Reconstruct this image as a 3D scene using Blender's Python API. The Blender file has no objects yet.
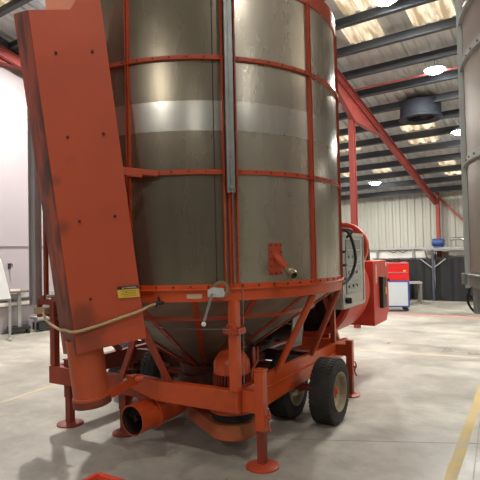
import bpy, bmesh, math, random
from mathutils import Vector, Matrix
random.seed(7)
PI = math.pi
COL = bpy.context.scene.collection
V = Vector

# ------------------------------------------------------------------ materials
def newmat(name):
    m = bpy.data.materials.new(name); m.use_nodes = True
    nt = m.node_tree; b = nt.nodes['Principled BSDF']
    return m, nt, b

def mat(name, col, rough=.5, metal=0.0, col2=None, scale=6.0, amt=.5, bump=0.0, bscale=60, stretch=(1,1,1), coat=0.0, spec=.5, rvar=0.0, lo=.35, hi=.7):
    m, nt, b = newmat(name)
    b.inputs['Roughness'].default_value = rough
    b.inputs['Metallic'].default_value = metal
    b.inputs['Coat Weight'].default_value = coat
    b.inputs['Specular IOR Level'].default_value = spec
    b.inputs['Base Color'].default_value = (*col, 1)
    tc = nt.nodes.new('ShaderNodeTexCoord'); mp = nt.nodes.new('ShaderNodeMapping')
    mp.inputs['Scale'].default_value = stretch
    nt.links.new(tc.outputs['Object'], mp.inputs[0])
    if col2 is not None:
        n = nt.nodes.new('ShaderNodeTexNoise'); n.inputs['Scale'].default_value = scale
        n.inputs['Detail'].default_value = 6; n.inputs['Roughness'].default_value = .62
        nt.links.new(mp.outputs[0], n.inputs['Vector'])
        r = nt.nodes.new('ShaderNodeValToRGB')
        r.color_ramp.elements[0].position = lo; r.color_ramp.elements[1].position = hi
        r.color_ramp.elements[0].color = (0, 0, 0, 1); r.color_ramp.elements[1].color = (amt,)*3 + (1,)
        nt.links.new(n.outputs['Fac'], r.inputs[0])
        mx = nt.nodes.new('ShaderNodeMixRGB')
        mx.inputs[1].default_value = (*col, 1); mx.inputs[2].default_value = (*col2, 1)
        nt.links.new(r.outputs[0], mx.inputs[0]); nt.links.new(mx.outputs[0], b.inputs['Base Color'])
        if rvar:
            ma = nt.nodes.new('ShaderNodeMath'); ma.operation = 'MULTIPLY_ADD'
            ma.inputs[1].default_value = rvar; ma.inputs[2].default_value = rough
            nt.links.new(n.outputs['Fac'], ma.inputs[0]); nt.links.new(ma.outputs[0], b.inputs['Roughness'])
    if bump:
        n2 = nt.nodes.new('ShaderNodeTexNoise'); n2.inputs['Scale'].default_value = bscale
        n2.inputs['Detail'].default_value = 3
        nt.links.new(mp.outputs[0], n2.inputs['Vector'])
        bp = nt.nodes.new('ShaderNodeBump'); bp.inputs['Strength'].default_value = bump
        bp.inputs['Distance'].default_value = .02
        nt.links.new(n2.outputs['Fac'], bp.inputs['Height']); nt.links.new(bp.outputs[0], b.inputs['Normal'])
    return m

def emis(name, col, strength):
    m, nt, b = newmat(name)
    b.inputs['Base Color'].default_value = (*col, 1)
    b.inputs['Emission Color'].default_value = (*col, 1)
    b.inputs['Emission Strength'].default_value = strength
    return m

RED = mat('red_paint', (.50, .070, .022), .42, 0, (.30, .045, .018), 2.2, .55, .05, 30, coat=.15)
REDB = mat('red_paint_chassis', (.66, .092, .016), .38, 0, (.34, .045, .015), 3.5, .5, .05, 40, coat=.2)
REDP = mat('red_paint_fan', (.62, .060, .035), .45, 0, (.40, .04, .025), 3, .45)
REDD = mat('old_red_paint', (.30, .045, .024), .55, 0, (.12, .03, .02), 5, .6)
REDSHADE = mat('shaded_red_paint', (.13, .026, .014), .65, 0, (.04, .02, .014), 5, .7)  # red darkened to paint in the shade under the bin
CHUTE = mat('chute_paint', (.50, .078, .027), .48, 0, (.36, .05, .02), 1.3, .45, .12, 5, coat=.1)
CHUTES = mat('worn_chute_side', (.40, .075, .04), .55, 0, (.07, .035, .025), 3.2, .85, stretch=(2, 2, .8), lo=.45, hi=.62)
SOOT = mat('sooty_steel', (.030, .020, .017), .8, .1, (.09, .035, .02), 7, .5)
GREY = mat('galvanised', (.34, .35, .34), .42, .7, (.22, .23, .23), 8, .6, .05, 40)
GALV = mat('galvanised_bright', (.60, .62, .60), .5, .2, (.48, .50, .49), 6, .5)
GREY2 = mat('galvanised_dull', (.42, .42, .40), .55, .35, (.26, .27, .27), 6, .6)
DARK = mat('black_rubber', (.018, .017, .016), .75, 0, (.05, .045, .04), 12, .5)
TYRE = mat('tyre_rubber', (.022, .021, .020), .85, 0, (.07, .062, .05), 6, .6, .4, 60)
RIM = mat('dirty_cream_rim', (.42, .36, .24), .6, .1, (.18, .13, .08), 7, .7)
BRASS = mat('worn_brass', (.40, .34, .22), .4, .8, (.2, .16, .1), 20, .6)
CHROME = mat('zinc_plate', (.55, .55, .52), .3, .9, (.3, .3, .28), 20, .5)
WHITE = mat('white_plastic', (.78, .76, .70), .45, 0, (.6, .58, .52), 8, .4)
ROPE = mat('tan_rope', (.52, .38, .20), .9, 0, (.34, .24, .12), 60, .6)
YELL = mat('yellow_label', (.72, .47, .05), .5, 0, (.5, .32, .04), 20, .4)
BLACK = mat('black_paint', (.015, .015, .015), .5, 0, (.03, .03, .03), 8, .5)
CARTON = mat('label_cream', (.62, .42, .30), .6, 0, (.45, .3, .2), 20, .4)
BOX = mat('panel_grey', (.50, .49, .43), .45, 0, (.38, .37, .33), 6, .5)
REDC = mat('cabinet_red', (.60, .012, .015), .35, 0, (.5, .01, .01), 5, .3)
BLUEC = mat('cabinet_blue', (.03, .07, .30), .4, 0, (.02, .05, .2), 5, .3)
CABW = mat('cabinet_white', (.50, .55, .58), .4, 0, (.42, .47, .5), 3, .5)
BLUEM = mat('motor_blue', (.03, .07, .25), .45, 0, (.02, .04, .14), 9, .5)
STEEL = mat('structural_red', (.30, .050, .040), .6, 0, (.22, .04, .032), 2, .5)
PURL = mat('purlin_grey', (.055, .062, .072), .6, .2, (.085, .09, .10), 3, .5)
WOODD = mat('dark_timber', (.16, .11, .08), .7, 0, (.09, .06, .045), 6, .6, stretch=(1, 8, 8))
CURT = mat('black_curtain', (.010, .011, .012), .75, 0, (.022, .023, .024), 2.5, .7)
DREDC = mat('maroon_sheet', (.06, .018, .018), .7, 0, (.035, .012, .012), 4, .5)

def perforated(name, c1, c2, rough, metal, c3=None):
    """stainless sheet: fine punched holes, dusty vertical streaks"""
    m, nt, b = newmat(name)
    tc = nt.nodes.new('ShaderNodeTexCoord')
    mp = nt.nodes.new('ShaderNodeMapping'); mp.inputs['Scale'].default_value = (3, 3, .55)
    nt.links.new(tc.outputs['Object'], mp.inputs[0])
    n = nt.nodes.new('ShaderNodeTexNoise'); n.inputs['Scale'].default_value = 1.6; n.inputs['Detail'].default_value = 7
    nt.links.new(mp.outputs[0], n.inputs['Vector'])
    mx = nt.nodes.new('ShaderNodeMixRGB'); mx.inputs[1].default_value = (*c1, 1); mx.inputs[2].default_value = (*c2, 1)
    r = nt.nodes.new('ShaderNodeMapRange'); r.inputs[1].default_value = .35; r.inputs[2].default_value = .7
    nt.links.new(n.outputs['Fac'], r.inputs[0]); nt.links.new(r.outputs[0], mx.inputs[0])
    nt.links.new(mx.outputs[0], b.inputs['Base Color'])
    b.inputs['Metallic'].default_value = metal
    rr = nt.nodes.new('ShaderNodeMapRange'); rr.inputs[3].default_value = rough; rr.inputs[4].default_value = rough + .12
    nt.links.new(n.outputs['Fac'], rr.inputs[0]); nt.links.new(rr.outputs[0], b.inputs['Roughness'])
    v = nt.nodes.new('ShaderNodeTexVoronoi'); v.inputs['Scale'].default_value = 160
    nt.links.new(tc.outputs['Object'], v.inputs['Vector'])
    n3 = nt.nodes.new('ShaderNodeTexNoise'); n3.inputs['Scale'].default_value = 2.3; n3.inputs['Detail'].default_value = 2
    nt.links.new(tc.outputs['Object'], n3.inputs['Vector'])
    b1 = nt.nodes.new('ShaderNodeBump'); b1.inputs['Strength'].default_value = .10; b1.inputs['Distance'].default_value = .03
    nt.links.new(n3.outputs['Fac'], b1.inputs['Height'])
    b2 = nt.nodes.new('ShaderNodeBump'); b2.inputs['Strength'].default_value = .05; b2.inputs['Distance'].default_value = .002
    nt.links.new(v.outputs['Distance'], b2.inputs['Height']); nt.links.new(b1.outputs[0], b2.inputs['Normal'])
    nt.links.new(b2.outputs[0], b.inputs['Normal'])
    b.inputs['Anisotropic'].default_value = .5
    return m
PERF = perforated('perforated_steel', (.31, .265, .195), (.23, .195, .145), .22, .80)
PERF2 = perforated('perforated_steel_lit', (.50, .46, .375), (.41, .375, .31), .21, .85)  # same steel, lightened for panels that catch the light
BAND = perforated('pale_steel_band', (.62, .60, .53), (.52, .50, .44), .20, .9)
CONEM = perforated('cone_steel', (.40, .37, .31), (.25, .22, .18), .38, .65)
PERF3 = perforated('stainless_silo', (.56, .51, .47), (.49, .45, .41), .36, .55)

def concrete():
    m, nt, b = newmat('concrete_floor')
    tc = nt.nodes.new('ShaderNodeTexCoord')
    def noise(s, d=6, st=(1, 1, 1), rg=.6):
        mp = nt.nodes.new('ShaderNodeMapping'); mp.inputs['Scale'].default_value = st
        nt.links.new(tc.outputs['Object'], mp.inputs[0])
        n = nt.nodes.new('ShaderNodeTexNoise'); n.inputs['Scale'].default_value = s; n.inputs['Detail'].default_value = d
        n.inputs['Roughness'].default_value = rg
        nt.links.new(mp.outputs[0], n.inputs['Vector']); return n
    n1 = noise(.55); n2 = noise(3.0, 8, (1, 1, 1), .7); n3 = noise(1.1, 3, (1, 6, 1))
    r1 = nt.nodes.new('ShaderNodeValToRGB'); r1.color_ramp.elements[0].position = .36; r1.color_ramp.elements[1].position = .64
    r1.color_ramp.elements[0].color = (.32, .30, .258, 1); r1.color_ramp.elements[1].color = (.50, .478, .42, 1)
    nt.links.new(n1.outputs['Fac'], r1.inputs[0])
    r2 = nt.nodes.new('ShaderNodeValToRGB'); r2.color_ramp.elements[0].position = .38; r2.color_ramp.elements[1].position = .62
    r2.color_ramp.elements[0].color = (.80, .79, .77, 1); r2.color_ramp.elements[1].color = (1.08, 1.07, 1.05, 1)
    nt.links.new(n2.outputs['Fac'], r2.inputs[0])
    mx = nt.nodes.new('ShaderNodeMixRGB'); mx.blend_type = 'MULTIPLY'; mx.inputs[0].default_value = 1
    nt.links.new(r1.outputs[0], mx.inputs[1]); nt.links.new(r2.outputs[0], mx.inputs[2])
    # scuffed tyre marks
    w = nt.nodes.new('ShaderNodeTexWave'); w.wave_type = 'RINGS'; w.inputs['Scale'].default_value = .22
    w.inputs['Distortion'].default_value = 3; w.inputs['Detail'].default_value = 2; w.inputs['Detail Scale'].default_value = .6
    mpw = nt.nodes.new('ShaderNodeMapping'); mpw.inputs['Location'].default_value = (4.2, -1.5, 0)
    nt.links.new(tc.outputs['Object'], mpw.inputs[0]); nt.links.new(mpw.outputs[0], w.inputs['Vector'])
    rw = nt.nodes.new('ShaderNodeValToRGB'); rw.color_ramp.elements[0].position = .0; rw.color_ramp.elements[1].position = .10
    rw.color_ramp.elements[0].color = (.80, .80, .80, 1); rw.color_ramp.elements[1].color = (1, 1, 1, 1)
    nt.links.new(w.outputs['Fac'], rw.inputs[0])
    mw = nt.nodes.new('ShaderNodeMixRGB'); mw.blend_type = 'MULTIPLY'; mw.inputs[0].default_value = .7
    nt.links.new(mx.outputs[0], mw.inputs[1]); nt.links.new(rw.outputs[0], mw.inputs[2])
    nt.links.new(mw.outputs[0], b.inputs['Base Color'])
    rr = nt.nodes.new('ShaderNodeMapRange'); rr.inputs[1].default_value = .35; rr.inputs[2].default_value = .65
    rr.inputs[3].default_value = .26; rr.inputs[4].default_value = .55
    nt.links.new(n1.outputs['Fac'], rr.inputs[0]); nt.links.new(rr.outputs[0], b.inputs['Roughness'])
    bp = nt.nodes.new('ShaderNodeBump'); bp.inputs['Strength'].default_value = .10; bp.inputs['Distance'].default_value = .02
    nt.links.new(n2.outputs['Fac'], bp.inputs['Height']); nt.links.new(bp.outputs[0], b.inputs['Normal'])
    return m
FLOOR = concrete()
PAINTY = mat('floor_paint_yellow', (.62, .44, .12), .6, 0, (.45, .40, .26), 5, .9, lo=.4, hi=.62)
PAINTY2 = mat('floor_paint_worn_yellow', (.56, .47, .27), .6, 0, (.46, .43, .36), 4, .95, lo=.38, hi=.6)
PAINTR = mat('floor_paint_red', (.44, .20, .16), .6, 0, (.44, .36, .30), 3, .6)
CLAD = mat('wall_cladding', (.40, .40, .345), .6, 0, (.34, .335, .29), 1.2, .5)
CLADL = mat('pale_wall_board', (.36, .32, .342), .6, 0, (.32, .285, .305), .8, .5)
LOWW = mat('mauve_block_wall', (.34, .30, .31), .7, 0, (.27, .24, .25), 3, .6)
WHITEW = mat('white_block_wall', (.72, .70, .64), .7, 0, (.62, .6, .55), 3, .5)
ROOF = mat('roof_sheet', (.58, .585, .59), .55, 0, (.50, .505, .51), 1.5, .5)
DAY = emis('translucent_rooflight', (.5, .44, .34), .75)
_nt = DAY.node_tree; _b = _nt.nodes['Principled BSDF']
_n = _nt.nodes.new('ShaderNodeTexNoise'); _n.inputs['Scale'].default_value = 3; _n.inputs['Detail'].default_value = 6
_tc = _nt.nodes.new('ShaderNodeTexCoord'); _mp = _nt.nodes.new('ShaderNodeMapping'); _mp.inputs['Scale'].default_value = (3, .5, 1)
_nt.links.new(_tc.outputs['Object'], _mp.inputs[0]); _nt.links.new(_mp.outputs[0], _n.inputs['Vector'])
_r = _nt.nodes.new('ShaderNodeValToRGB'); _r.color_ramp.elements[0].position = .4; _r.color_ramp.elements[1].position = .6
_r.color_ramp.elements[0].color = (.36, .27, .16, 1); _r.color_ramp.elements[1].color = (.98, .88, .68, 1)
_nt.links.new(_n.outputs['Fac'], _r.inputs[0]); _nt.links.new(_r.outputs[0], _b.inputs['Emission Color'])
LAMP = emis('lamp_lens', (.93, .97, 1.0), 60)
mg, ntg, bg = newmat('clear_glass'); bg.inputs['Base Color'].default_value = (.75, .8, .78, 1)
bg.inputs['Roughness'].default_value = .08; bg.inputs['Transmission Weight'].default_value = .9
GLASS = mg

# ------------------------------------------------------------------ geometry helpers
def NB(): return bmesh.new()

def box(bm, c, s, M=None):
    c = V(c); r = bmesh.ops.create_cube(bm, size=1.0)['verts']
    for v in r:
        p = V((v.co.x*s[0], v.co.y*s[1], v.co.z*s[2]))
        if M is not None: p = M @ p
        v.co = p + c
    return r

def frame(d, up=V((0, 0, 1))):
    z = d.normalized()
    if abs(z.dot(up)) > .98: up = V((1, 0, 0))
    x = up.cross(z).normalized(); y = z.cross(x)
    return x, y, z

def bar(bm, p, q, w, h, up=V((0, 0, 1))):
    """rectangular bar p->q; h is the size along up, w across"""
    p, q = V(p), V(q); x, y, z = frame(q-p, V(up))
    L = (q-p).length
    M = Matrix((x, y, z)).transposed()
    return box(bm, (p+q)/2, (w, h, L), M)

def rod(bm, p, q, r, r2=None, n=16, caps=True):
    p, q = V(p), V(q); x, y, z = frame(q-p); r2 = r if r2 is None else r2
    a = []; b = []
    for i in range(n):
        t = 2*PI*i/n; d = x*math.cos(t)+y*math.sin(t)
        a.append(bm.verts.new(p+d*r)); b.append(bm.verts.new(q+d*r2))
    for i in range(n):
        j = (i+1) % n; bm.faces.new((a[i], a[j], b[j], b[i]))
    if caps: bm.faces.new(a[::-1]); bm.faces.new(b)

def pipe(bm, pts, r, n=10):
    """round tube through a list of points (smoothed)"""
    pts = [V(p) for p in pts]; P = []
    m = len(pts)
    if m > 2:
        for i in range(m-1):
            p0 = pts[max(i-1, 0)]; p1 = pts[i]; p2 = pts[i+1]; p3 = pts[min(i+2, m-1)]
            for k in range(5):
                t = k/5
                P.append(.5*((2*p1)+(p2-p0)*t+(2*p0-5*p1+4*p2-p3)*t*t+(3*p1-p0-3*p2+p3)*t**3))
        P.append(pts[-1])
    else: P = pts
    prev = None; rings = []; x = None
    for i, p in enumerate(P):
        d = (P[min(i+1, len(P)-1)]-P[max(i-1, 0)]).normalized()
        if x is None: x, y, _ = frame(d)
        else:
            x = (x-d*x.dot(d)).normalized(); y = d.cross(x)
        rings.append([bm.verts.new(p+(x*math.cos(2*PI*k/n)+y*math.sin(2*PI*k/n))*r) for k in range(n)])
    for a, b in zip(rings[:-1], rings[1:]):
        for k in range(n):
            j = (k+1) % n; bm.faces.new((a[k], a[j], b[j], b[k]))
    bm.faces.new(rings[0][::-1]); bm.faces.new(rings[-1])

def lathe(bm, prof, n=48, origin=(0, 0, 0), axis=(0, 0, 1), closed=True):
    """profile (radius, along axis), closed loop of points"""
    o = V(origin); x, y, z = frame(V(axis))
    R = []
    for (r, h) in prof:
        R.append([bm.verts.new(o+z*h+(x*math.cos(2*PI*k/n)+y*math.sin(2*PI*k/n))*max(r, 1e-4)) for k in range(n)])
    m = len(R); rng = range(m) if closed else range(m-1)
    for i in rng:
        a = R[i]; b = R[(i+1) % m]
        for k in range(n):
            j = (k+1) % n; bm.faces.new((a[k], a[j], b[j], b[k]))

def arcwall(bm, r0, r1, z0, z1, a0, a1, n=10, r0t=None, r1t=None):
    """curved slab between two radii, angles in radians measured from +x"""
    r0t = r0 if r0t is None else r0t; r1t = r1 if r1t is None else r1t
    S = []
    for i in range(n+1):
        t = a0+(a1-a0)*i/n; c, s = math.cos(t), math.sin(t)
        S.append([bm.verts.new(V(p)) for p in ((r0*c, r0*s, z0), (r1*c, r1*s, z0), (r1t*c, r1t*s, z1), (r0t*c, r0t*s, z1))])
    for a, b in zip(S[:-1], S[1:]):
        for k in range(4):
            j = (k+1) % 4; bm.faces.new((a[k], b[k], b[j], a[j]))
    bm.faces.new(S[0]); bm.faces.new(S[-1][::-1])

def hexa(bm, A, B):
    """solid between polygon A and polygon B (same number of points)"""
    a = [bm.verts.new(V(p)) for p in A]; b = [bm.verts.new(V(p)) for p in B]
    n = len(a)
    for i in range(n):
        j = (i+1) % n; bm.faces.new((a[i], a[j], b[j], b[i]))
    bm.faces.new(a[::-1]); bm.faces.new(b)

def slab(bm, poly, ex):
    hexa(bm, poly, [V(p)+V(ex) for p in poly])

def bolt(bm, p, d, r=.008, h=.008):
    p = V(p); d = V(d).normalized(); rod(bm, p, p+d*h, r, n=6)

def obj(name, bm, m, parent=None, bevel=0, smooth=True, ang=35):
    bmesh.ops.recalc_face_normals(bm, faces=bm.faces)
    me = bpy.data.meshes.new(name); bm.to_mesh(me); bm.free()
    me.materials.append(m)
    if smooth:
        me.shade_smooth(); me.set_sharp_from_angle(angle=math.radians(ang))
    o = bpy.data.objects.new(name, me); COL.objects.link(o)
    if parent is not None: o.parent = parent
    if bevel:
        b = o.modifiers.new('bevel', 'BEVEL'); b.width = bevel; b.segments = 2; b.limit_method = 'ANGLE'; b.angle_limit = math.radians(40)
    return o

def obj2(name, bm, m, bmb, mb, parent=None, **k):
    """one mesh in two paints: the body and the bolt heads sitting on it"""
    n = len(bm.faces); me = bpy.data.meshes.new('heads'); bmesh.ops.recalc_face_normals(bmb, faces=bmb.faces); bmb.to_mesh(me); bmb.free()
    bm.from_mesh(me); bm.faces.ensure_lookup_table()
    for f in bm.faces[n:]: f.material_index = 1
    bpy.data.meshes.remove(me)
    o = obj(name, bm, m, parent, **k); o.data.materials.append(mb); return o

def tag(o, label, cat, group=None):
    o['label'] = label; o['category'] = cat
    if group: o['group'] = group
    return o

def thing(name, label, cat, loc=(0, 0, 0), rz=0, group=None):
    o = bpy.data.objects.new(name, None); COL.objects.link(o); o.empty_display_size = .1
    o.location = loc; o.rotation_euler = (0, 0, rz)
    return tag(o, label, cat, group)

def struct(name, bm, m, parent=None, **k):
    o = obj(name, bm, m, parent, **k)
    if parent is None: o['kind'] = 'structure'
    return o

def text_mesh(name, s, size, m, parent, M, depth=.0008):
    cu = bpy.data.curves.new(name, 'FONT'); cu.body = s; cu.size = size; cu.extrude = depth
    cu.align_x = 'CENTER'; cu.align_y = 'CENTER'
    t = bpy.data.objects.new(name, cu); COL.objects.link(t)
    dg = bpy.context.evaluated_depsgraph_get(); dg.update()
    me = bpy.data.meshes.new_from_object(t.evaluated_get(dg))
    bpy.data.objects.remove(t)
    me.transform(M)
    me.materials.clear(); me.materials.append(m)
    o = bpy.data.objects.new(name, me); COL.objects.link(o); o.parent = parent
    return o

# ------------------------------------------------------------------ the building
TH = math.radians(35)
Nn = V((math.sin(TH), math.cos(TH), 0)); Ww = V((math.cos(TH), -math.sin(TH), 0))
BR = -TH                                       # building frame: local x = along back wall, local y = towards it
def bp(w, c, z=0): return Ww*w + Nn*c + V((0, 0, z))
def Bobj(o): o.rotation_euler = (0, 0, BR); return o
WL, WR, CB, CF, RID = -10.45, 13.0, 16.95, -15.0, 1.0
def zr(c): return 3.5+(17-c)*.26 if c >= RID else 3.5+(17-(2*RID-c))*.26

bm = NB(); box(bm, ((WL+WR)/2, (CB+CF)/2, -.1), (WR-WL+.6, CB-CF+.6, .2))
Bobj(struct('floor', bm, FLOOR))

def corr_sheet(bm, w0, w1, A, B, per=.2, dep=.035, nrm=V((0, 0, -1))):
    """trapezoid corrugation; A(w), B(w) give the two ends of each rib"""
    w = w0; prev = None; k = 0
    pat = [(0, 0), (.30, 0), (.42, 1), (.88, 1)]
    pts = []
    while w < w1:
        for f, h in pat:
            if w+f*per <= w1: pts.append((w+f*per, h*dep))
        w += per
    pts.append((w1, 0))
    for x, h in pts:
        a = bm.verts.new(A(x)+nrm*h); b = bm.verts.new(B(x)+nrm*h)
        if prev: bm.faces.new((prev[0], a, b, prev[1]))
        prev = (a, b)

bm = NB()
corr_sheet(bm, WL, WR, lambda w: V((w, CB+.3, zr(CB)-.03)), lambda w: V((w, RID, zr(RID)+.05)), .22, .035)
corr_sheet(bm, WL, WR, lambda w: V((w, RID, zr(RID)+.05)), lambda w: V((w, CF-.3, zr(CF)-.03)), .22, .035)
Bobj(struct('ceiling', bm, ROOF, smooth=False))

bm = NB()
corr_sheet(bm, WL, WR, lambda w: V((w, CB, 1.62)), lambda w: V((w, CB, 3.62)), .25, .03, V((0, -1, 0)))
Bobj(struct('wall_back', bm, CLAD, smooth=False))
bm = NB(); box(bm, ((WL+WR)/2, CB+.03, .81), (WR-WL, .14, 1.62))
Bobj(struct('wall_back_base', bm, WHITEW))
def gable(name, w, m, t=.1, zb=0):
    bm = NB(); P = [(w, CF, zb), (w, CB, zb), (w, CB, zr(CB)+.05), (w, RID, zr(RID)+.08), (w, CF, zr(CF)+.05)]
    slab(bm, P, (t, 0, 0)); return Bobj(struct(name, bm, m, smooth=False))
gable('wall_left', WL-.1, CLADL)
gable('wall_right', WR, CLAD)
bm = NB(); box(bm, ((WL+WR)/2, CF-.05, 1.9), (WR-WL, .1, 3.9)); Bobj(struct('wall_front', bm, CLAD))
# lower block plinth of the left wall with its ledge rails
bm = NB(); box(bm, (WL+.06, (CB+CF)/2, .29), (.12, CB-CF, .58)); Bobj(struct('baseboard_left', bm, LOWW))
bm = NB(); box(bm, (WL+.10, (CB+CF)/2, .63), (.2, CB-CF, .07)); Bobj(struct('trim_1', bm, WHITEW))
bm = NB(); box(bm, (WL+.08, (CB+CF)/2, .80), (.14, CB-CF, .10)); Bobj(struct('trim_2', bm, GREY2))
bm = NB(); box(bm, (WL+.015, (CB+CF)/2, 1.9), (.03, CB-CF, .03)); Bobj(struct('trim_3', bm, CLADL))
bm = NB(); box(bm, (WL+.15, (CB+CF)/2, 5.98), (.2, CB-CF, .26)); Bobj(struct('eaves_beam', bm, STEEL))
bm = NB(); box(bm, (WL+.12, (CB+CF)/2, 6.25), (.2, CB-CF, .14)); Bobj(struct('gutter', bm, PURL))
# conduit run at the top of the back block wall
bm = NB(); box(bm, ((WL+WR)/2, CB-.1, 1.66), (WR-WL, .08, .06)); Bobj(struct('trim_4', bm, GREY2))

# purlins
k = 0; c = 16.48
while c > -14:
    bm = NB(); z = zr(c)-.035-.095
    box(bm, ((WL+WR)/2, c, z), (WR-WL, .05, .17)); box(bm, ((WL+WR)/2, c-.04, z-.08), (WR-WL, .10, .02))
    Bobj(struct('purlin', bm, PURL)); c -= .75
# portal frames
def hbeam(bm, p, q, w, d, up):
    p, q, up = V(p), V(q), V(up); x, y, z = frame(q-p, up)
    bar(bm, p, q, .014, d, up)
    bar(bm, p+y*(d/2), q+y*(d/2), w, .018, up); bar(bm, p-y*(d/2), q-y*(d/2), w, .018, up)
for w in (-4.0, 3.2, WL+.35):
    if w > -9:
        bm = NB(); hbeam(bm, (w+.06, 16.76, 0), (w+.06, 16.76, 3.45), .10, .13, (0, 1, 0)); Bobj(struct('steel_column', bm, STEEL, smooth=False))
    bm = NB()
    hbeam(bm, (w, 16.75, zr(16.75)-.42), (w, RID, zr(RID)-.40), .10, .19, (0, 0, 1))
    hbeam(bm, (w, RID, zr(RID)-.40), (w, CF+.1, zr(CF)-.42), .10, .19, (0, 0, 1))
    if w == -4.0:
        for s in (1, -1):      # haunches over the middle column
            slab(bm, [(w-.01, 10.0, zr(10)-.95), (w-.01, 10.0, zr(10)-.4), (w-.01, 10+s*1.5, zr(10+s*1.5)-.42), (w-.01, 10+s*1.5, zr(10+s*1.5)-.58)], (.02, 0, 0))
            bar(bm, (w, 10.0, zr(10)-.95), (w, 10+s*1.5, zr(10+s*1.5)-.57), .10, .018)
    Bobj(struct('rafter', bm, STEEL, smooth=False))
bm = NB(); hbeam(bm, (-4.04, 10.0, 0), (-4.04, 10.0, zr(10)-.5), .11, .11, (0, 1, 0)); Bobj(struct('steel_column', bm, STEEL, smooth=False))
bm = NB(); box(bm, ((WL+WR)/2, 10.0, 5.02), (WR-WL, .03, .03)); Bobj(struct('tie_bar', bm, STEEL))
bm = NB(); bar(bm, (-3.92, 16.78, 3.3), (-1.0, 16.78, .05), .06, .06); Bobj(struct('wall_brace', bm, STEEL))

# rooflights
sky = [(-3.60, -2.93, 8.46, 8.98), (-2.42, -1.70, 8.46, 8.98), (-3.75, -2.95, 12.05, 12.65), (-3.78, -3.05, 12.85, 13.40),
       (-5.75, -5.0, 12.05, 12.60), (-5.75, -5.05, 12.85, 13.25), (-3.42, -2.96, 14.42, 14.95), (-3.42, -2.98, 15.10, 15.66),
       (-5.35, -4.80, 14.45, 14.95), (-6.35, -5.95, 14.45, 14.95), (-4.6, -4.15, 7.0, 8.2), (-3.4, -2.5, 6.9, 8.2),
       (-9.9, -8.9, 3.8, 5.3), (-3.4, -2.5, 1.2, 2.6), (4.4, 5.4, 8.2, 9.6), (4.4, 5.4, 2.2, 3.6)]
for i, (w0, w1, c0, c1) in enumerate(sky):
    bm = NB()
    corr_sheet(bm, w0, w1, lambda w: V((w, c0, zr(c0)-.012)), lambda w: V((w, c1, zr(c1)-.012)), .22, .035)
    bmesh.ops.solidify(bm, geom=bm.faces[:], thickness=.006)
    Bobj(struct('window_%d' % (i+1), bm, DAY, smooth=False))

# floor markings (paint films a millimetre proud)
def strip(name, pts, wd, m, label):
    bm = NB(); L = [V((x, y, 0)) for x, y in pts]; A = []; B = []
    for i, p in enumerate(L):
        d = (L[min(i+1, len(L)-1)]-L[max(i-1, 0)]).normalized(); n = V((-d.y, d.x, 0))
        A.append(p+n*wd/2); B.append(p-n*wd/2)
    for i in range(len(L)-1):
        slab(bm, [A[i], A[i+1], B[i+1], B[i]], (0, 0, .0015))
    return struct(name, bm, m)
strip('floor_line', [(1.05, 2.86), (1.42, 3.50), (2.59, 5.50), (3.4, 6.9)], .085, PAINTY, '')
strip('floor_line', [(-4.6, 3.5), (-2.72, 5.60), (-2.35, 6.43), (-1.95, 7.3), (-.6, 10.2)], .07, PAINTY2, '')
strip('floor_line', [(2.4, 13.7), (3.99, 12.61), (5.51, 11.56), (8.0, 9.8)], .38, PAINTR, '')
strip('floor_line', [(.9, 8.6), (2.4, 7.9), (4.3, 6.9), (6, 6.2)], .07, PAINTY2, '')
# saw-cut joints
bm = NB()
for (a, b) in [((.2, 4.35), (5, 3.75)), ((-6, 8.3), (6, 6.9)), ((.9, 2.2), (5.5, 11.0))]:
    bar(bm, (*a, .0008), (*b, .0008), .005, .0012)
struct('floor_joint', bm, mat('joint_filler', (.27, .255, .23), .8))

# ------------------------------------------------------------------ lamps
def lamp(w, c, energy, label, drop=.3):
    p = bp(w, c, zr(c)-drop)
    t = thing('high_bay_lamp', label, 'lamp', p, 0, 'high bay lamps under the roof')
    bm = NB(); lathe(bm, [(.06, .10), (.16, .05), (.21, .0), (.195, .0), (.15, .04), (.03, .07), (.03, .10)], 32)
    obj('housing', bm, GREY2, t)
    bm = NB(); rod(bm, (0, 0, .09), (0, 0, drop-.08), .012); obj('hanging_rod', bm, GREY2, t)
    bm = NB(); lathe(bm, [(0, -.075), (.07, -.065), (.13, -.04), (.17, .0), (.16, .02), (0, .02)], 28); obj('lens', bm, LAMP, t)
    ld = bpy.data.lights.new('lamp_light', 'AREA'); ld.shape = 'DISK'; ld.size = .22; ld.energy = energy
    ld.color = (1.0, .955, .88)
    lo = bpy.data.objects.new('lamp_light', ld); COL.objects.link(lo); lo.parent = t; lo.location = (0, 0, -.09)
    return t
E0 = 100
lamp(-2.30, 9.92, E0, 'bright round lamp on the roof above the dark fan unit')
lamp(-2.39, 12.54, E0, 'round lamp just left of the stainless silo, below the dark fan unit')
lamp(-5.36, 15.03, E0*.5, 'smallest and farthest lamp, right of the middle steel column')
lamp(-2.52, 7.78, E0*1.2, 'largest glaring lamp at the top edge of the photo')
hid = 'high bay lamp over the near part of the hall, outside the photo'
for (w, c, e) in [(-2.5, 5.2, .2), (-1.4, .2, .55), (-1.4, -5.1, 1.3), (-8.5, 5.7, 3.8), (-7.4, .6, .45), (-8.0, -4.5, .6), (-7.6, 10.0, 1.2),
                  (2.8, 8.0, 1.5), (3.6, 4.4, 1.0), (3.55, .8, 1.1), (3.4, -5.5, .8), (9, 6, 1), (9, 0, .7), (-8.0, 13.4, 1.0), (3.4, 13.6, 1.2)]:
    lamp(w, c, E0*e, hid)

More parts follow.
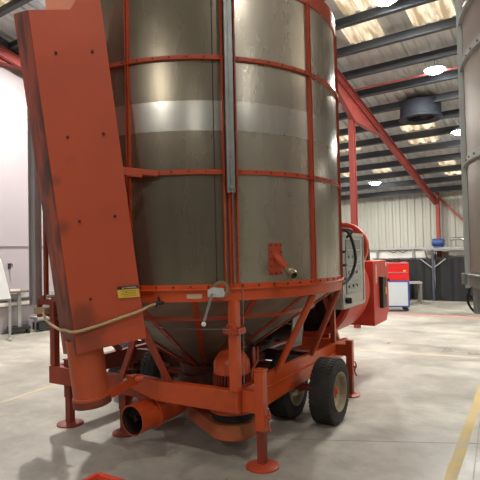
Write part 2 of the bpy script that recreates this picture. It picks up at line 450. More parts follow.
# ------------------------------------------------------------------ bin builder (both dryers)
def ang_local(az, rz):      # azimuth seen from above: 0 = towards the camera, positive = right; -> local angle
    return az-PI/2-rz
RB = 1.375
def bin_body(t, rz, azs, zlev, m_list, ring_m, seam_m, ring_h=.038, boltm=None):
    for i in range(len(azs)):
        a0 = ang_local(azs[i], rz); a1 = ang_local(azs[(i+1) % len(azs)] + (2*PI if i == len(azs)-1 else 0), rz)
        for j in range(len(zlev)-1):
            bm = NB(); arcwall(bm, RB-.006, RB, zlev[j], zlev[j+1], a0, a1, 14)
            obj('bin_panel', bm, m_list[i % len(m_list)], t, ang=30)
        bm = NB(); a = a0; d = V((math.cos(a), math.sin(a), 0)); n = V((-d.y, d.x, 0))
        for s in (-1, 1):
            bar(bm, d*(RB+.012)+n*s*.011+V((0, 0, zlev[0])), d*(RB+.012)+n*s*.011+V((0, 0, zlev[-1])), .006, .026, up=d)
        bar(bm, d*(RB+.004)+V((0, 0, zlev[0])), d*(RB+.004)+V((0, 0, zlev[-1])), .036, .006, up=d)
        z = zlev[0]+.06
        while z < zlev[-1]:
            bolt(bm, d*(RB+.007)+n*.027+V((0, 0, z)), d, .006, .006) if False else None
            z += .2
        obj('seam_strip', bm, seam_m, t)
    for j, z in enumerate(zlev[1:-1]):
        bm = NB()
        lathe(bm, [(RB, -ring_h/2), (RB+.028, -ring_h/2), (RB+.028, -ring_h/2+.006), (RB+.007, -ring_h/2+.006), (RB+.007, ring_h/2), (RB, ring_h/2)], 132, (0, 0, z))
        bb = NB()
        for k in range(66):
            a = 2*PI*(k+.5)/66; d = V((math.cos(a), math.sin(a), 0)); bolt(bb, d*(RB+.006)+V((0, 0, z+.004)), d, .007, .007)
        obj2('hoop_ring', bm, ring_m, bb, boltm or DARK, t, ang=30)

RZ = math.radians(60)
C0 = V((-.3767, 5.1245, 0))
D = thing('grain_dryer', 'tall red-framed mobile grain dryer with a perforated steel bin, filling the middle of the photo', 'grain dryer', C0, RZ)
D60 = 2*PI/11
azs = [math.radians(13.0)+D60*k for k in range(11)]
ZL = [1.36, 2.229, 3.106, 3.72]
# right-hand panels get the paler steel: reflected light put into their colour
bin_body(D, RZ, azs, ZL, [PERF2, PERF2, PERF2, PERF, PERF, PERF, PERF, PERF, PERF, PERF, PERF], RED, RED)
def onbin(az_deg, z, r=RB):
    a = ang_local(math.radians(az_deg), RZ); return V((r*math.cos(a), r*math.sin(a), z))
# paler, smoother steel band round the bin
bm = NB(); lathe(bm, [(RB-.002, 2.545), (RB+.003, 2.545), (RB+.003, 2.775), (RB-.002, 2.775)], 132); obj('pale_bin_band', bm, BAND, D, ang=30)
# bottom flange + deep band, top flange
bm = NB()
lathe(bm, [(RB-.03, 1.25), (RB+.012, 1.25), (RB+.012, 1.335), (RB+.035, 1.335), (RB+.035, 1.341), (RB+.008, 1.345), (RB+.008, 1.378), (RB-.03, 1.378)], 132)
bb = NB()
for k in range(66):
    a = 2*PI*(k+.5)/66; d = V((math.cos(a), math.sin(a), 0)); bolt(bb, d*(RB+.007)+V((0, 0, 1.361)), d, .008, .009)
obj2('lower_band', bm, REDB, bb, DARK, D, ang=30)
bm = NB(); lathe(bm, [(RB-.02, 3.70), (RB+.012, 3.70), (RB+.015, 3.80), (RB+.015, 3.84), (RB-.02, 3.84)], 132)
obj('top_flange', bm, RED, D, ang=30)
bm = NB(); lathe(bm, [(RB, 3.82), (RB, 3.835), (.25, 4.35), (.25, 4.33)], 66); obj('bin_roof', bm, GREY2, D)
# hopper cone
def coner(z): return .20+(z-.50)*(1.345-.20)/(1.25-.50)
for i in range(18):
    a0 = ang_local(math.radians(1+20*i), RZ); a1 = a0+math.radians(20)
    bm = NB(); arcwall(bm, .192, .20, .50, 1.25, a0, a1, 8, 1.337, 1.345); obj('hopper_panel', bm, CONEM, D, ang=30)
    bm = NB(); d = V((math.cos(a0), math.sin(a0), 0))
    bar(bm, d*(.212)+V((0, 0, .50)), d*(1.352)+V((0, 0, 1.25)), .045, .012, up=d)
    for k in range(7):
        z = .6+k*.1; bolt(bm, d*(coner(z)+.012)+V((0, 0, z)), d+V((0, 0, -1)), .008, .012)
    obj('hopper_seam', bm, RED, D)
bm = NB(); r = coner(1.09); lathe(bm, [(r-.01, 1.072), (r+.018, 1.072), (r+.022, 1.078), (r+.022, 1.108), (r-.01, 1.108)], 88); obj('hopper_ring', bm, RED, D)
bm = NB(); lathe(bm, [(.0, .40), (.24, .40), (.26, .44), (.26, .52), (.21, .53), (.0, .53)], 40); obj('hopper_outlet', bm, REDSHADE, D)

# ---- chassis
bm = NB()
def chan(bm, p, q, w, z0, z1):
    zc = (z0+z1)/2; p = V((p[0], p[1], zc)); q = V((q[0], q[1], zc)); bar(bm, p, q, w, z1-z0)
chan(bm, (-.965, -.96), (-.965, -.16), .075, .395, .565)
fr = obj('front_beam', bm, REDB, D, bevel=.006)
bm = NB(); chan(bm, (-.95, -.15), (-.95, 1.165), .075, .395, .56); obj('front_beam', bm, mat('mid_red', (.40, .055, .022), .5, 0, (.2, .035, .018), 4, .6), D, bevel=.006)  # left part of the beam in a darker red
bm = NB(); chan(bm, (-.965, -.925), (-.70, -.925), .07, .395, .565)
P = [(-.66, -.925, .305), (-.66, -.925, .585), (1.55, -.99, .575), (1.55, -.99, .40), (1.1, -.975, .36)]
slab(bm, P, (0, .045, 0))
bar(bm, (-.66, -.935, .470), (1.5, -1.0, .470), .014, .010)
obj('side_beam', bm, REDB, D, bevel=.004)
bm = NB(); chan(bm, (-.96, 1.12), (1.5, 1.05), .08, .395, .565); obj('side_beam', bm, REDD, D, bevel=.006)
bm = NB(); chan(bm, (1.48, -.95), (1.48, 1.08), .08, .40, .565); obj('rear_beam', bm, REDB, D, bevel=.006)
for xx in (.15, .75):
    bm = NB(); chan(bm, (xx, -.90), (xx, 1.08), .07, .42, .54); obj('cross_beam', bm, REDSHADE, D, bevel=.004)
bm = NB(); bar(bm, (-.5, -.28, .46), (1.45, -.28, .46), .07, .09); obj('inner_beam', bm, REDSHADE, D)
# gusset folded forwards from the front beam, with its pivot
bm = NB()
hexa(bm, [(-1.004, -.19, .565), (-1.004, -.19, .395), (-1.10, .055, .515), (-1.10, .06, .60)], [(-.992, -.19, .565), (-.992, -.19, .395), (-1.088, .06, .515), (-1.088, .065, .60)])
slab(bm, [(-1.10, .06, .60), (-1.004, -.18, .565), (-.93, -.15, .562), (-.96, .06, .58)], (0, 0, .008))
g = obj('pivot_gusset', bm, REDB, D, bevel=.002)
bm = NB(); rod(bm, (-1.13, .04, .57), (-1.06, .06, .57), .02); obj('pivot_pin', bm, CHROME, g)
# square corner post, other posts
bm = NB(); bar(bm, (-.99, -.94, .565), (-.99, -.94, 1.25), .072, .072); 
pb = obj('corner_post', bm, REDB, D, bevel=.006)
bm = NB()
box(bm, (-1.035, -.94, 1.02), (.02, .13, .045)); box(bm, (-.945, -.94, 1.02), (.02, .13, .045))
for y in (-1.0, -.88): bar(bm, (-1.045, y, 1.02), (-.935, y, 1.02), .02, .045)
pipe(bm, [(-1.05, -.975, 1.035), (-1.05, -.965, 1.065), (-1.05, -.94, 1.075), (-1.05, -.915, 1.065), (-1.05, -.905, 1.035)], .006, 8)
obj('cable_clamp', bm, RED, pb, bevel=.003)
bm = NB(); bar(bm, (-.95, 1.12, .565), (-.95, 1.12, 1.19), .065, .065)
bar(bm, (-.95, 1.06, 1.175), (-.95, 1.38, 1.175), .05, .055); bar(bm, (-.95, 1.335, 1.15), (-.95, 1.335, 1.02), .04, .04)
bar(bm, (-.95, 1.0, 1.0), (-.95, 1.28, 1.06), .02, .03)
obj('outrigger_post', bm, REDD, D, bevel=.004)
bm = NB(); bar(bm, (1.17, -.95, .57), (1.17, -.95, 1.30), .055, .055); obj('rear_post', bm, RED, D, bevel=.004)
bm = NB(); bar(bm, (-.95, 1.13, 1.2), tuple(onbin(-50, 1.28, RB-.02)), .05, .05); obj('stay_bar', bm, REDD, D)
# struts
for p, q, w in [(onbin(45.7, 1.24, RB-.01), V((-.294, -.95, .57)), .05), (onbin(78.4, 1.24, RB-.02), V((.468, -.965, .57)), .045)]:
    bm = NB(); rod(bm, p, q, w/2+.004, n=12); obj('diagonal_strut', bm, REDB if w == .05 else RED, D)
bm = NB(); bar(bm, onbin(-21, 1.25, RB-.02), (-.975, -.291, .56), .05, .03, up=(1, 0, 0)); obj('diagonal_strut', bm, RED, D)
bm = NB(); bar(bm, (-1.055, -.03, .98), (-.985, .217, .56), .05, .03, up=(1, 0, 0)); obj('diagonal_strut', bm, RED, D)
bm = NB(); bar(bm, onbin(110, 1.24, RB-.02), (1.45, -.90, .57), .045, .045); obj('diagonal_strut', bm, RED, D)
bm = NB(); bar(bm, onbin(-70, 1.24, RB-.02), (-.1, 1.08, .56), .045, .045); obj('diagonal_strut', bm, REDD, D)

# ---- jack legs
def jack(x, y, ztop, zmid, s=.075, foot=.125, m=REDB, lever=True, m2=None):
    bm = NB(); bar(bm, (x, y, zmid), (x, y, ztop), s, s)
    box(bm, (x, y, ztop+.004), (s+.012, s+.012, .012))
    j = obj('jack_leg', bm, m, D, bevel=.004)
    bm = NB(); bar(bm, (x, y, .015), (x, y, zmid+.03), s-.016, s-.016)
    for z in (zmid-.03, zmid-.09):
        bolt(bm, (x-s/2+.008, y, z), (-1, 0, 0), .008, .002)
    obj('inner_tube', bm, m2 or REDD, j)
    bm = NB(); lathe(bm, [(0, 0), (foot, 0), (foot, .012), (foot*.9, .018), (.06, .026), (0, .03)], 36, (x, y, 0)); obj('foot_plate', bm, RED if m is REDB else m, j)
    if lever:
        bm = NB(); pipe(bm, [(x+.01, y-s/2-.012, zmid+.16), (x+.01, y-s/2-.03, zmid+.12), (x+.01, y-s/2-.012, zmid+.06), (x+.01, y-s/2-.03, zmid+.0)], .008, 8)
        rod(bm, (x+.01, y-s/2, zmid+.1), (x+.01, y-s/2-.035, zmid+.1), .012)
        obj('locking_pin', bm, RED, j)
    return j
jf = jack(-.905, -1.11, .72, .27, .074)
bm = NB(); slab(bm, [(-.94, -1.075, .56), (-.87, -1.075, .56), (-.87, -1.075, .40), (-.94, -1.075, .40)], (0, .15, 0)); obj('jack_bracket', bm, REDB, jf)
bm = NB(); pipe(bm, [(-.72, -.93, .585), (-.72, -.93, .65), (-.71, -.93, .665), (-.60, -.92, .71), (-.585, -.92, .73), (-.585, -.92, .83)], .009, 8); obj('crank_rod', bm, RED, jf)
jack(-.89, .985, .62, .26, .078, .125, REDD)
jack(-.83, .33, .56, .22, .085, .12, REDD)
jr = jack(1.19, -1.13, .60, .22, .072, .10, RED)
bm = NB(); bar(bm, (1.19, -1.10, .50), (1.19, -.95, .50), .06, .12); obj('jack_bracket', bm, RED, jr)
jack(1.42, 1.0, .60, .22, .075, .12, REDD)

# ---- wheels on a straddling axle
def wheel(yc, out):
    r, w = .295, .215
    t = bpy.data.objects.new('wheel', None); COL.objects.link(t); t.parent = D; t.location = (.262, yc, r)
    s = out
    prof = [(.165, -w/2+.02), (.19, -w/2+.008), (.25, -w/2), (.285, -w/2+.012), (.298, -w/2+.035), (.30, 0), (.298, w/2-.035), (.285, w/2-.012), (.25, w/2), (.19, w/2-.008), (.165, w/2-.02)]
    bm = NB(); lathe(bm, prof, 60, (0, 0, 0), (0, 1, 0))
    n = 46
    for k in range(n):       # tread blocks in three staggered rows
        for row, yy in enumerate((-.068, 0, .068)):
            a = 2*PI*(k+(.5 if row == 1 else 0))/n; d = V((math.cos(a), 0, math.sin(a))); tn = V((-d.z, 0, d.x))
            M = Matrix((tn, V((0, 1, 0)), d)).transposed()
            box(bm, d*.2975+V((0, yy, 0)), (.026, .05, .012), M)
    obj('tyre', bm, TYRE, t, ang=30)
    bm = NB()
    lathe(bm, [(.168, -w/2+.015), (.178, -w/2+.012), (.182, -w/2+.0), (.172, -w/2+.002), (.155, -w/2+.03), (.15, w/2-.03), (.172, w/2-.002), (.182, w/2), (.178, w/2-.012), (.168, w/2-.015), (.168, 0)], 48, (0, 0, 0), (0, 1, 0))
    lathe(bm, [(.0, -s*-.03), (.07, s*.035), (.115, s*.02), (.150, s*.055), (.155, s*.045), (.115, s*.008), (.0, s*.01)], 40, (0, 0, 0), (0, 1, 0))
    for k in range(5):
        a = 2*PI*k/5+.3; rod(bm, (math.cos(a)*.075, s*.03, math.sin(a)*.075), (math.cos(a)*.075, s*.052, math.sin(a)*.075), .012, n=6)
    obj('rim', bm, RIM, t)
    bm = NB(); rod(bm, (0, s*.0, 0), (0, s*.07, 0), .048, .042, 20); rod(bm, (0, s*.07, 0), (0, s*.085, 0), .03, .024, 16); obj('hub', bm, REDB, t)
wheel(-1.225, -1); wheel(-.792, -1); wheel(.76, 1); wheel(1.235, 1)
bm = NB(); rod(bm, (.262, -1.2, .30), (.262, 1.2, .30), .035, n=16)
for y in (-.935, 1.04): bar(bm, (.262, y, .26), (.262, y, .40), .08, .03, up=(0, 1, 0))
obj('axle', bm, REDD, D)

# ---- drive motor, belt guard
bm = NB(); mx_, my_ = -.735, -.755
lathe(bm, [(0, .635), (.150, .635), (.152, .70), (.148, .73), (.13, .765), (.10, .80), (.05, .815), (0, .817)], 40, (mx_, my_, 0))
mo = obj('drive_motor', bm, REDB, D)
bm = NB()
for k in range(36):
    a = 2*PI*k/36; d = V((math.cos(a), math.sin(a), 0)); bar(bm, V((mx_, my_, .46))+d*.142, V((mx_, my_, .64))+d*.142, .007, .03, up=d)
rod(bm, (mx_, my_, .36), (mx_, my_, .64), .13, n=32)
obj('cooling_fins', bm, REDD, mo)
bm = NB(); rod(bm, (mx_, my_, .27), (mx_, my_, .335), .165, n=36); 
for z in (.285, .30, .315): lathe(bm, [(.165, z-.004), (.172, z), (.165, z+.004)], 36, (mx_, my_, 0))
obj('pulley', bm, DARK, mo)
bm = NB(); rod(bm, (mx_, my_, .335), (mx_, my_, .405), .185, .175, 40); obj('motor_plate', bm, REDB, mo)
def stadium(a, ra, b, rb, n=20):
    a, b = V(a), V(b); d = (b-a); L = d.length; th = math.atan2(d.y, d.x); be = math.acos((ra-rb)/L)
    pts = []
    for k in range(n+1):
        t = th+be+(2*PI-2*be)*k/n; pts.append(V((a.x+ra*math.cos(t), a.y+ra*math.sin(t), 0)))
    for k in range(n+1):
        t = th-be+2*be*k/n; pts.append(V((b.x+rb*math.cos(t), b.y+rb*math.sin(t), 0)))
    return pts
bm = NB(); st = stadium((mx_, my_), .20, (-.12, .02), .27); st2 = stadium((mx_, my_), .17, (-.12, .02), .24)
hexa(bm, [p+V((0, 0, .13)) for p in st2], [p+V((0, 0, .15)) for p in st])
slab(bm, [p+V((0, 0, .15)) for p in st], (0, 0, .115))
obj('belt_guard', bm, mat('belt_guard_paint', (.48, .10, .035), .5, 0, (.28, .13, .05), 4, .7), D, ang=30)
bm = NB(); rod(bm, (-.12, .02, .26), (-.12, .02, .42), .19, n=32); obj('auger_housing', bm, REDSHADE, D)

# ---- open intake auger tube under the front beam
bm = NB(); p0 = V((-1.156, -.047, .262)); dx = (V((-.25, -.10, .30))-p0).normalized()
lathe(bm, [(.117, 0), (.126, 0), (.126, .55), (.117, .55)], 40, p0, dx)
lathe(bm, [(.124, .21), (.140, .21), (.140, .235), (.124, .235)], 40, p0, dx)
at_ = obj('auger_tube', bm, REDB, D)
bm = NB(); rod(bm, p0+dx*.04, p0+dx*.9, .022); 
x_, y_, z_ = frame(dx); prev = None
for k in range(120):
    t = k/119; a = t*2*PI*4; d = x_*math.cos(a)+y_*math.sin(a); p = p0+dx*(.06+t*.7)
    cur = (bm.verts.new(p+d*.02), bm.verts.new(p+d*.098), bm.verts.new(p+d*.098+dx*.004), bm.verts.new(p+d*.02+dx*.004))
    if prev:
        for j in range(4):
            bm.faces.new((prev[j], prev[(j+1) % 4], cur[(j+1) % 4], cur[j]))
    prev = cur
obj('auger_screw', bm, SOOT, at_)
bm = NB(); rod(bm, p0+dx*.5, p0+dx*.51, .108, n=32)
lathe(bm, [(.114, .002), (.1165, .002), (.1165, .5), (.114, .5)], 32, p0, dx); obj('tube_liner', bm, SOOT, at_)
bm = NB(); slab(bm, [(-.99, -.12, .41), (-.99, .06, .41), (-.99, .03, .36), (-.99, -.14, .33)], (.02, 0, 0))
obj('tube_bracket', bm, RED, at_)

def stain(m, pts, col=(.05, .022, .015)):
    """sooty marks with a shape of their own round given points of the part"""
    nt = m.node_tree; b = nt.nodes['Principled BSDF']; src = b.inputs['Base Color'].links[0].from_socket
    tc = nt.nodes.new('ShaderNodeTexCoord'); n = nt.nodes.new('ShaderNodeTexNoise'); n.inputs['Scale'].default_value = 9; n.inputs['Detail'].default_value = 6
    nt.links.new(tc.outputs['Object'], n.inputs['Vector'])
    for (p, r, amt) in pts:
        d = nt.nodes.new('ShaderNodeVectorMath'); d.operation = 'DISTANCE'; d.inputs[1].default_value = p
        nt.links.new(tc.outputs['Object'], d.inputs[0])
        q = nt.nodes.new('ShaderNodeMath'); q.operation = 'MULTIPLY_ADD'; q.inputs[1].default_value = r*1.3; q.inputs[2].default_value = -r*.65
        nt.links.new(n.outputs['Fac'], q.inputs[0])
        s_ = nt.nodes.new('ShaderNodeMath'); s_.operation = 'ADD'; nt.links.new(d.outputs['Value'], s_.inputs[0]); nt.links.new(q.outputs[0], s_.inputs[1])
        mr = nt.nodes.new('ShaderNodeMapRange'); mr.inputs[1].default_value = r*.3; mr.inputs[2].default_value = r*1.1; mr.inputs[3].default_value = amt; mr.inputs[4].default_value = 0
        nt.links.new(s_.outputs[0], mr.inputs[0])
        mx = nt.nodes.new('ShaderNodeMixRGB'); mx.inputs[2].default_value = (*col, 1)
        nt.links.new(mr.outputs[0], mx.inputs[0]); nt.links.new(src, mx.inputs[1]); src = mx.outputs[0]
    nt.links.new(src, b.inputs['Base Color'])

# ---- folded chute: built in world coordinates, then moved to the dryer's frame
Mi = Matrix.Rotation(-RZ, 4, 'Z') @ Matrix.Translation(-C0)
def L(x, y, z): return Mi @ V((x, y, z))
def lerp(a, b, t): return V(a)*(1-t)+V(b)*t
# sections: bottom and (extended) top
FR = (V((-.690, 3.60, 1.012)), V((-.978, 3.60, 3.419)))
FL = (V((-1.151, 3.48, .932)), V((-1.466, 3.48, 3.363)))
BL = (V((-1.330, 3.73, .885)), V((-1.687, 3.75, 3.472)))
BRR = (V((-.760, 3.74, 1.03)), V((-1.050, 3.74, 3.44)))
bm = NB()
hexa(bm, [L(*p[0]) for p in (FR, FL, BL, BRR)], [L(*p[1]) for p in (FR, FL, BL, BRR)])
def onchute(s, t, off=.0):   # s: 0 left .. 1 right, t: 0 bottom .. 1 top
    p = lerp(lerp(FL[0], FR[0], s), lerp(FL[1], FR[1], s), t); return p+V((.22, -.975, 0))*off
bb = NB()
for t in (.145, .372, .62, .87):
    for q in (.29, .79):
        p = onchute(q, t); bolt(bb, L(*p), Matrix.Rotation(-RZ, 3, 'Z') @ V((.22, -.975, 0)), .010, .011)
ch = obj2('chute', bm, CHUTE, bb, SOOT, D, ang=20)
# dirty left side skin, proud by 2 mm
bm = NB(); n = V((-.88, -.47, 0))*.003
slab(bm, [L(*(p+n)) for p in (FL[0], FL[1], BL[1], BL[0])], (.0, .002, 0)); obj('side_skin', bm, CHUTES, ch)
stain(CHUTE, [(L(*onchute(.18, .09)), .13, .55), (L(*onchute(.04, .36)), .07, .5), (L(*onchute(.03, .50)), .05, .4), (L(*onchute(.22, .02)), .12, .45), (L(*onchute(.27, .55)), .06, .15)])
stain(CHUTES, [(L(*lerp(FL[0], FL[1], .53)), .16, .8), (L(*lerp(FL[0], FL[1], .33)), .12, .7), (L(*lerp(BL[0], FL[1], .12)), .25, .6)], (.035, .025, .02))
# top hood of the chute
bm = NB()
hexa(bm, [L(*p) for p in ((-1.401, 3.64, 3.36), (-1.16, 3.66, 3.36), (-1.16, 3.76, 3.36), (-1.401, 3.76, 3.36))],
     [L(*p) for p in ((-1.41, 3.64, 3.72), (-1.10, 3.66, 3.72), (-1.10, 3.76, 3.72), (-1.41, 3.76, 3.72))])
obj('chute_hood', bm, mat('lit_orange_paint', (.80, .30, .18), .5, 0, (.7, .25, .14), 4, .4), ch)  # hood orange lightened: strong lighting put into the paint
bm = NB(); slab(bm, [L(*p) for p in ((-1.20, 3.545, 3.36), (-.975, 3.60, 3.39), (-.978, 3.60, 3.419), (-1.01, 3.60, 3.68), (-1.03, 3.59, 3.68), (-1.192, 3.55, 3.395))], (.005, .02, 0)); obj('hood_lip', bm, CHUTE, ch)
# round spout below the chute
bm = NB(); a = L(-1.155, 3.64, 1.02); b = L(-1.103, 3.66, .555)
lathe(bm, [(.118, 0), (.126, 0), (.128, (b-a).length), (.120, (b-a).length)], 40, a, b-a)
lathe(bm, [(.126, (b-a).length-.05), (.135, (b-a).length-.045), (.135, (b-a).length+.02), (.118, (b-a).length+.02)], 40, a, b-a)
bz = NB(); rz_ = (b-a).normalized(); lathe(bz, [(.1285, -.035), (.137, -.03), (.137, .022), (.121, .022), (.121, -.035)], 40, b, rz_)
sp = obj('spout', bm, mat('spout_paint', (.60, .10, .028), .45, 0, (.28, .05, .02), 3, .6), ch, ang=50)
obj('spout_rim', bz, mat('scorched_red', (.26, .045, .02), .6, 0, (.06, .03, .02), 9, .8), ch)
bm = NB(); rod(bm, b-(b-a).normalized()*.02, b-(b-a).normalized()*.01, .12, n=32); obj('spout_lining', bm, SOOT, ch)
bm = NB(); bar(bm, L(-1.03, 3.56, .585), L(-.83, 3.98, .635), .016, .07); rod(bm, L(-.86, 3.95, .635), L(-.80, 3.98, .635), .03)
obj('support_arm', bm, REDB, ch, bevel=.003)
# stay from the chute edge to the middle hoop
bm = NB()
s0 = L(-.905, 3.62, 2.24); s1 = L(*(V((-.61, 3.70, 2.215)))); s2 = onbin(-9.5, 2.222, RB+.03)
bar(bm, s0, s2, .02, .045); bar(bm, s0+V((0, 0, -.02)), lerp(s0, s2, .62)+V((0, 0, -.03)), .03, .03)
obj('chute_stay', bm, RED, D, bevel=.003)
# warning label (yellow with a black header)
nrm = V((.2366, -.9716, .0)); 
def lab(px0, px1, z0, z1, off, name, m, sl=.035):
    """quad on the front sheet; px in metres along the sheet"""
    bm = NB(); ux = V((.9716, .2366, 0)).normalized(); o = V((-1.178, 3.48, 0))
    def P(a, z):
        q = o+ux*a; s = (z-.932)/(3.352-.932)*(-.299)
        return L(q.x+s+nrm.x*off, q.y+nrm.y*off, z+a*sl)
    q0 = [P(px0, z0), P(px1, z0), P(px1, z1), P(px0, z1)]
    d = Matrix.Rotation(-RZ, 3, 'Z') @ (nrm*.0012)
    slab(bm, q0, d); return obj(name, bm, m, ch, smooth=False), (P(px0, z0), P(px1, z0), P(px0, z1))
yl_, _ = lab(.355, .505, 1.292, 1.352, .012, 'warning_label', YELL)
lab(.355, .505, 1.352, 1.374, .012, 'label_header', BLACK)
for k in range(4):
    lab(.375 if k % 2 else .39, .485, 1.302+k*.012, 1.306+k*.012, .0135, 'label_line', mat('label_ink', (.35, .22, .03), .6) if k == 0 else bpy.data.materials['label_ink'])
_, (pa, pb_, pc) = lab(.415, .485, 1.356, 1.370, .0118, 'header_base', BLACK)
ex = (pb_-pa).normalized(); ez = (pc-pa).normalized(); en = ex.cross(ez).normalized()
cen = (pb_+pc)/2+en*.003
M4 = Matrix((ex, ez, en)).transposed().to_4x4(); M4.translation = cen
text_mesh('label_text', 'WARNING', .0165, WHITE, ch, M4)
bm = NB(); c_ = pa-ex*.026+en*.003
slab(bm, [c_+ez*.001, c_+ex*.015+ez*.001, c_+ex*.0075+ez*.0135], en*.001); obj('label_triangle', bm, YELL, ch)

# ---- rope tied across the chute
bm = NB()
ro_pts = [L(*p) for p in ((-0.640, 3.70, 1.243), (-0.685, 3.64, 1.230), (-0.726, 3.570, 1.210), (-0.865, 3.535, 1.166), (-0.999, 3.505, 1.123), (-1.11, 3.475, 1.094), (-1.180, 3.46, 1.086), (-1.25, 3.53, 1.090), (-1.345, 3.66, 1.082), (-1.685, 4.30, 1.070), (-1.87, 4.72, 1.09))]
pipe(bm, ro_pts, .0105, 10); obj('tie_rope', bm, ROPE, D)
bm = NB(); q = onbin(-10.0, 1.25, RB+.03); qd = (onbin(-8, 1.25)-onbin(-12, 1.25)).normalized()
rod(bm, q-qd*.035+V((0, 0, -.005)), q+qd*.035, .014); rod(bm, q, q+V((0, 0, .045)), .008); rod(bm, q-qd*.02, q-qd*.02+V((0, 0, -.03)), .01)
obj('rope_cleat', bm, BLACK, D)
# small rating plate on the band
bm = NB(); lathe_a = [onbin(a, z, RB+.014) for a, z in ((-1.3, 1.275), (3.4, 1.275), (3.4, 1.308), (-1.3, 1.308))]
slab(bm, lathe_a, (onbin(1, 0, 1)*.002)); obj('rating_plate', bm, CARTON, D)

# ---- winch
wd = onbin(8.5, 0, 1.0); wt = V((-wd.y, wd.x, 0)); w0 = onbin(8.5, 1.315, RB+.075)
bm = NB(); lathe(bm, [(.040, 0), (.060, 0), (.060, .012), (.040, .012)], 40, w0+V((0, 0, .03))+wt*.01, wd)
for k in range(36):
    a = 2*PI*k/36; d = wt*math.cos(a)+V((0, 0, math.sin(a))); box(bm, w0+V((0, 0, .03))+wt*.01+d*.064+wd*.006, (.006, .006, .006))
wi = obj('winch', bm, BRASS, D)
bm = NB()
for o in (0, .03):
    slab(bm, [w0+wd*(o-.02)+wt*a+V((0, 0, z)) for a, z in ((-.085, -.025), (.03, -.03), (.04, .0), (.03, .035), (-.05, .045), (-.085, .02))], wd*.004)
for a, z in ((-.06, 0), (-.03, 0), (.015, -.012), (.015, .02)): bolt(bm, w0+wd*.014+wt*a+V((0, 0, z)), wd, .009, .01)
obj('winch_plate', bm, GALV, wi)
h0 = w0+wd*.03-wt*.055; h1 = w0+wd*.045-wt*.125+V((0, 0, -.215))
bm = NB(); bar(bm, h0, h1, .018, .006, up=wd); obj('crank_handle', bm, GREY, wi)
bm = NB(); lathe(bm, [(0, 0), (.014, .004), (.018, .02), (.015, .036), (0, .042)], 20, h1-wd*.0, wd); obj('handle_knob', bm, WHITE, wi)
bm = NB(); rod(bm, onbin(16.2, 1.36, RB+.035), onbin(16.2, .62, RB+.0), .0035, n=6)
pipe(bm, [(-1.06, -.95, 1.04), (-1.06, -.5, 1.02), (-1.10, -.15, 1.025), (-1.25, .1, 1.05)], .003, 6); obj('winch_cable', bm, GREY, D)

# ---- galvanised mast channel in front of the corner seam
bm = NB(); md = onbin(12.2, 0, 1.0); mt = V((-md.y, md.x, 0))
mb = onbin(12.6, 2.06, RB+.095); mtp = onbin(12.6, 4.3, RB+.095)
bar(bm, mb, mtp, .05, .006, up=md)
for s in (-1, 1):
    bar(bm, mb+mt*s*.027-md*.012+V((0, 0, 0)), mtp+mt*s*.027-md*.012, .005, .032, up=md)
bar(bm, mb+mt*.0+md*.006, mtp+md*.006, .008, .008, up=md)
mc = obj('mast_channel', bm, GREY, D)
bm = NB(); rod(bm, mb+V((0, 0, .04))-md*.05, mb+V((0, 0, .04))+md*.02, .016, n=14); bar(bm, mb+V((0, 0, .1))+md*.012, mb+V((0, 0, .25))+md*.012, .012, .01, up=md); obj('channel_roller', bm, CHROME, mc)
bm = NB()
for z in (2.1, 2.6, 3.1, 3.6): bar(bm, onbin(12.6, z, RB), onbin(12.6, z, RB+.09), .05, .03)
obj('channel_bracket', bm, RED, mc)
bm = NB(); 
for s in (-1, 1): bar(bm, onbin(13, 1.38, RB+.02)+mt*s*.05, onbin(13, 3.7, RB+.02)+mt*s*.05, .012, .035, up=md)
z = 1.45
while z < 3.7:
    for s in (-1, 1): bolt(bm, onbin(13, z, RB+.036)+mt*s*.05, md, .008, .008)
    z += .14
obj('mast_rail', bm, RED, D)
# dark slot sheet edge left of it
bm = NB(); arcwall(bm, RB, RB+.003, 1.38, 3.7, ang_local(math.radians(8.0), RZ), ang_local(math.radians(8.3), RZ), 1); obj('sheet_lap', bm, SOOT, D)

# ---- outlet plate and pipe
od = onbin(28, 0, 1.0); ot = V((-od.y, od.x, 0)); oc = onbin(28.2, 1.555, RB)
bm = NB(); M = Matrix((ot, od, V((0, 0, 1)))).transposed(); box(bm, oc+od*.004, (.115, .012, .25), M)
bb = NB()
for s in (-1, 0, 1):
    for k in range(5):
        if s or k in (0, 4): bolt(bb, oc+od*.010+ot*s*.045+V((0, 0, -.11+k*.055)), od, .006, .007)
op = obj2('outlet_plate', bm, RED, bb, SOOT, D)
bm = NB(); a = oc+od*.0+V((0, 0, .03)); b = a+od*.26+V((0, 0, -.155)); rod(bm, a, lerp(a, b, .72), .028, n=24); obj('sampling_pipe', bm, RED, op)
bm = NB(); q = lerp(a, b, .68); lathe(bm, [(.022, 0), (.030, 0), (.034, .02), (.034, .05), (.031, .055), (.036, .06), (.036, .095), (.027, .095), (.024, .02)], 28, q, b-a); obj('pipe_fitting', bm, BRASS, op)
bm = NB(); rod(bm, lerp(a, b, .86), lerp(a, b, .87), .028, n=20); obj('pipe_mouth', bm, SOOT, op)

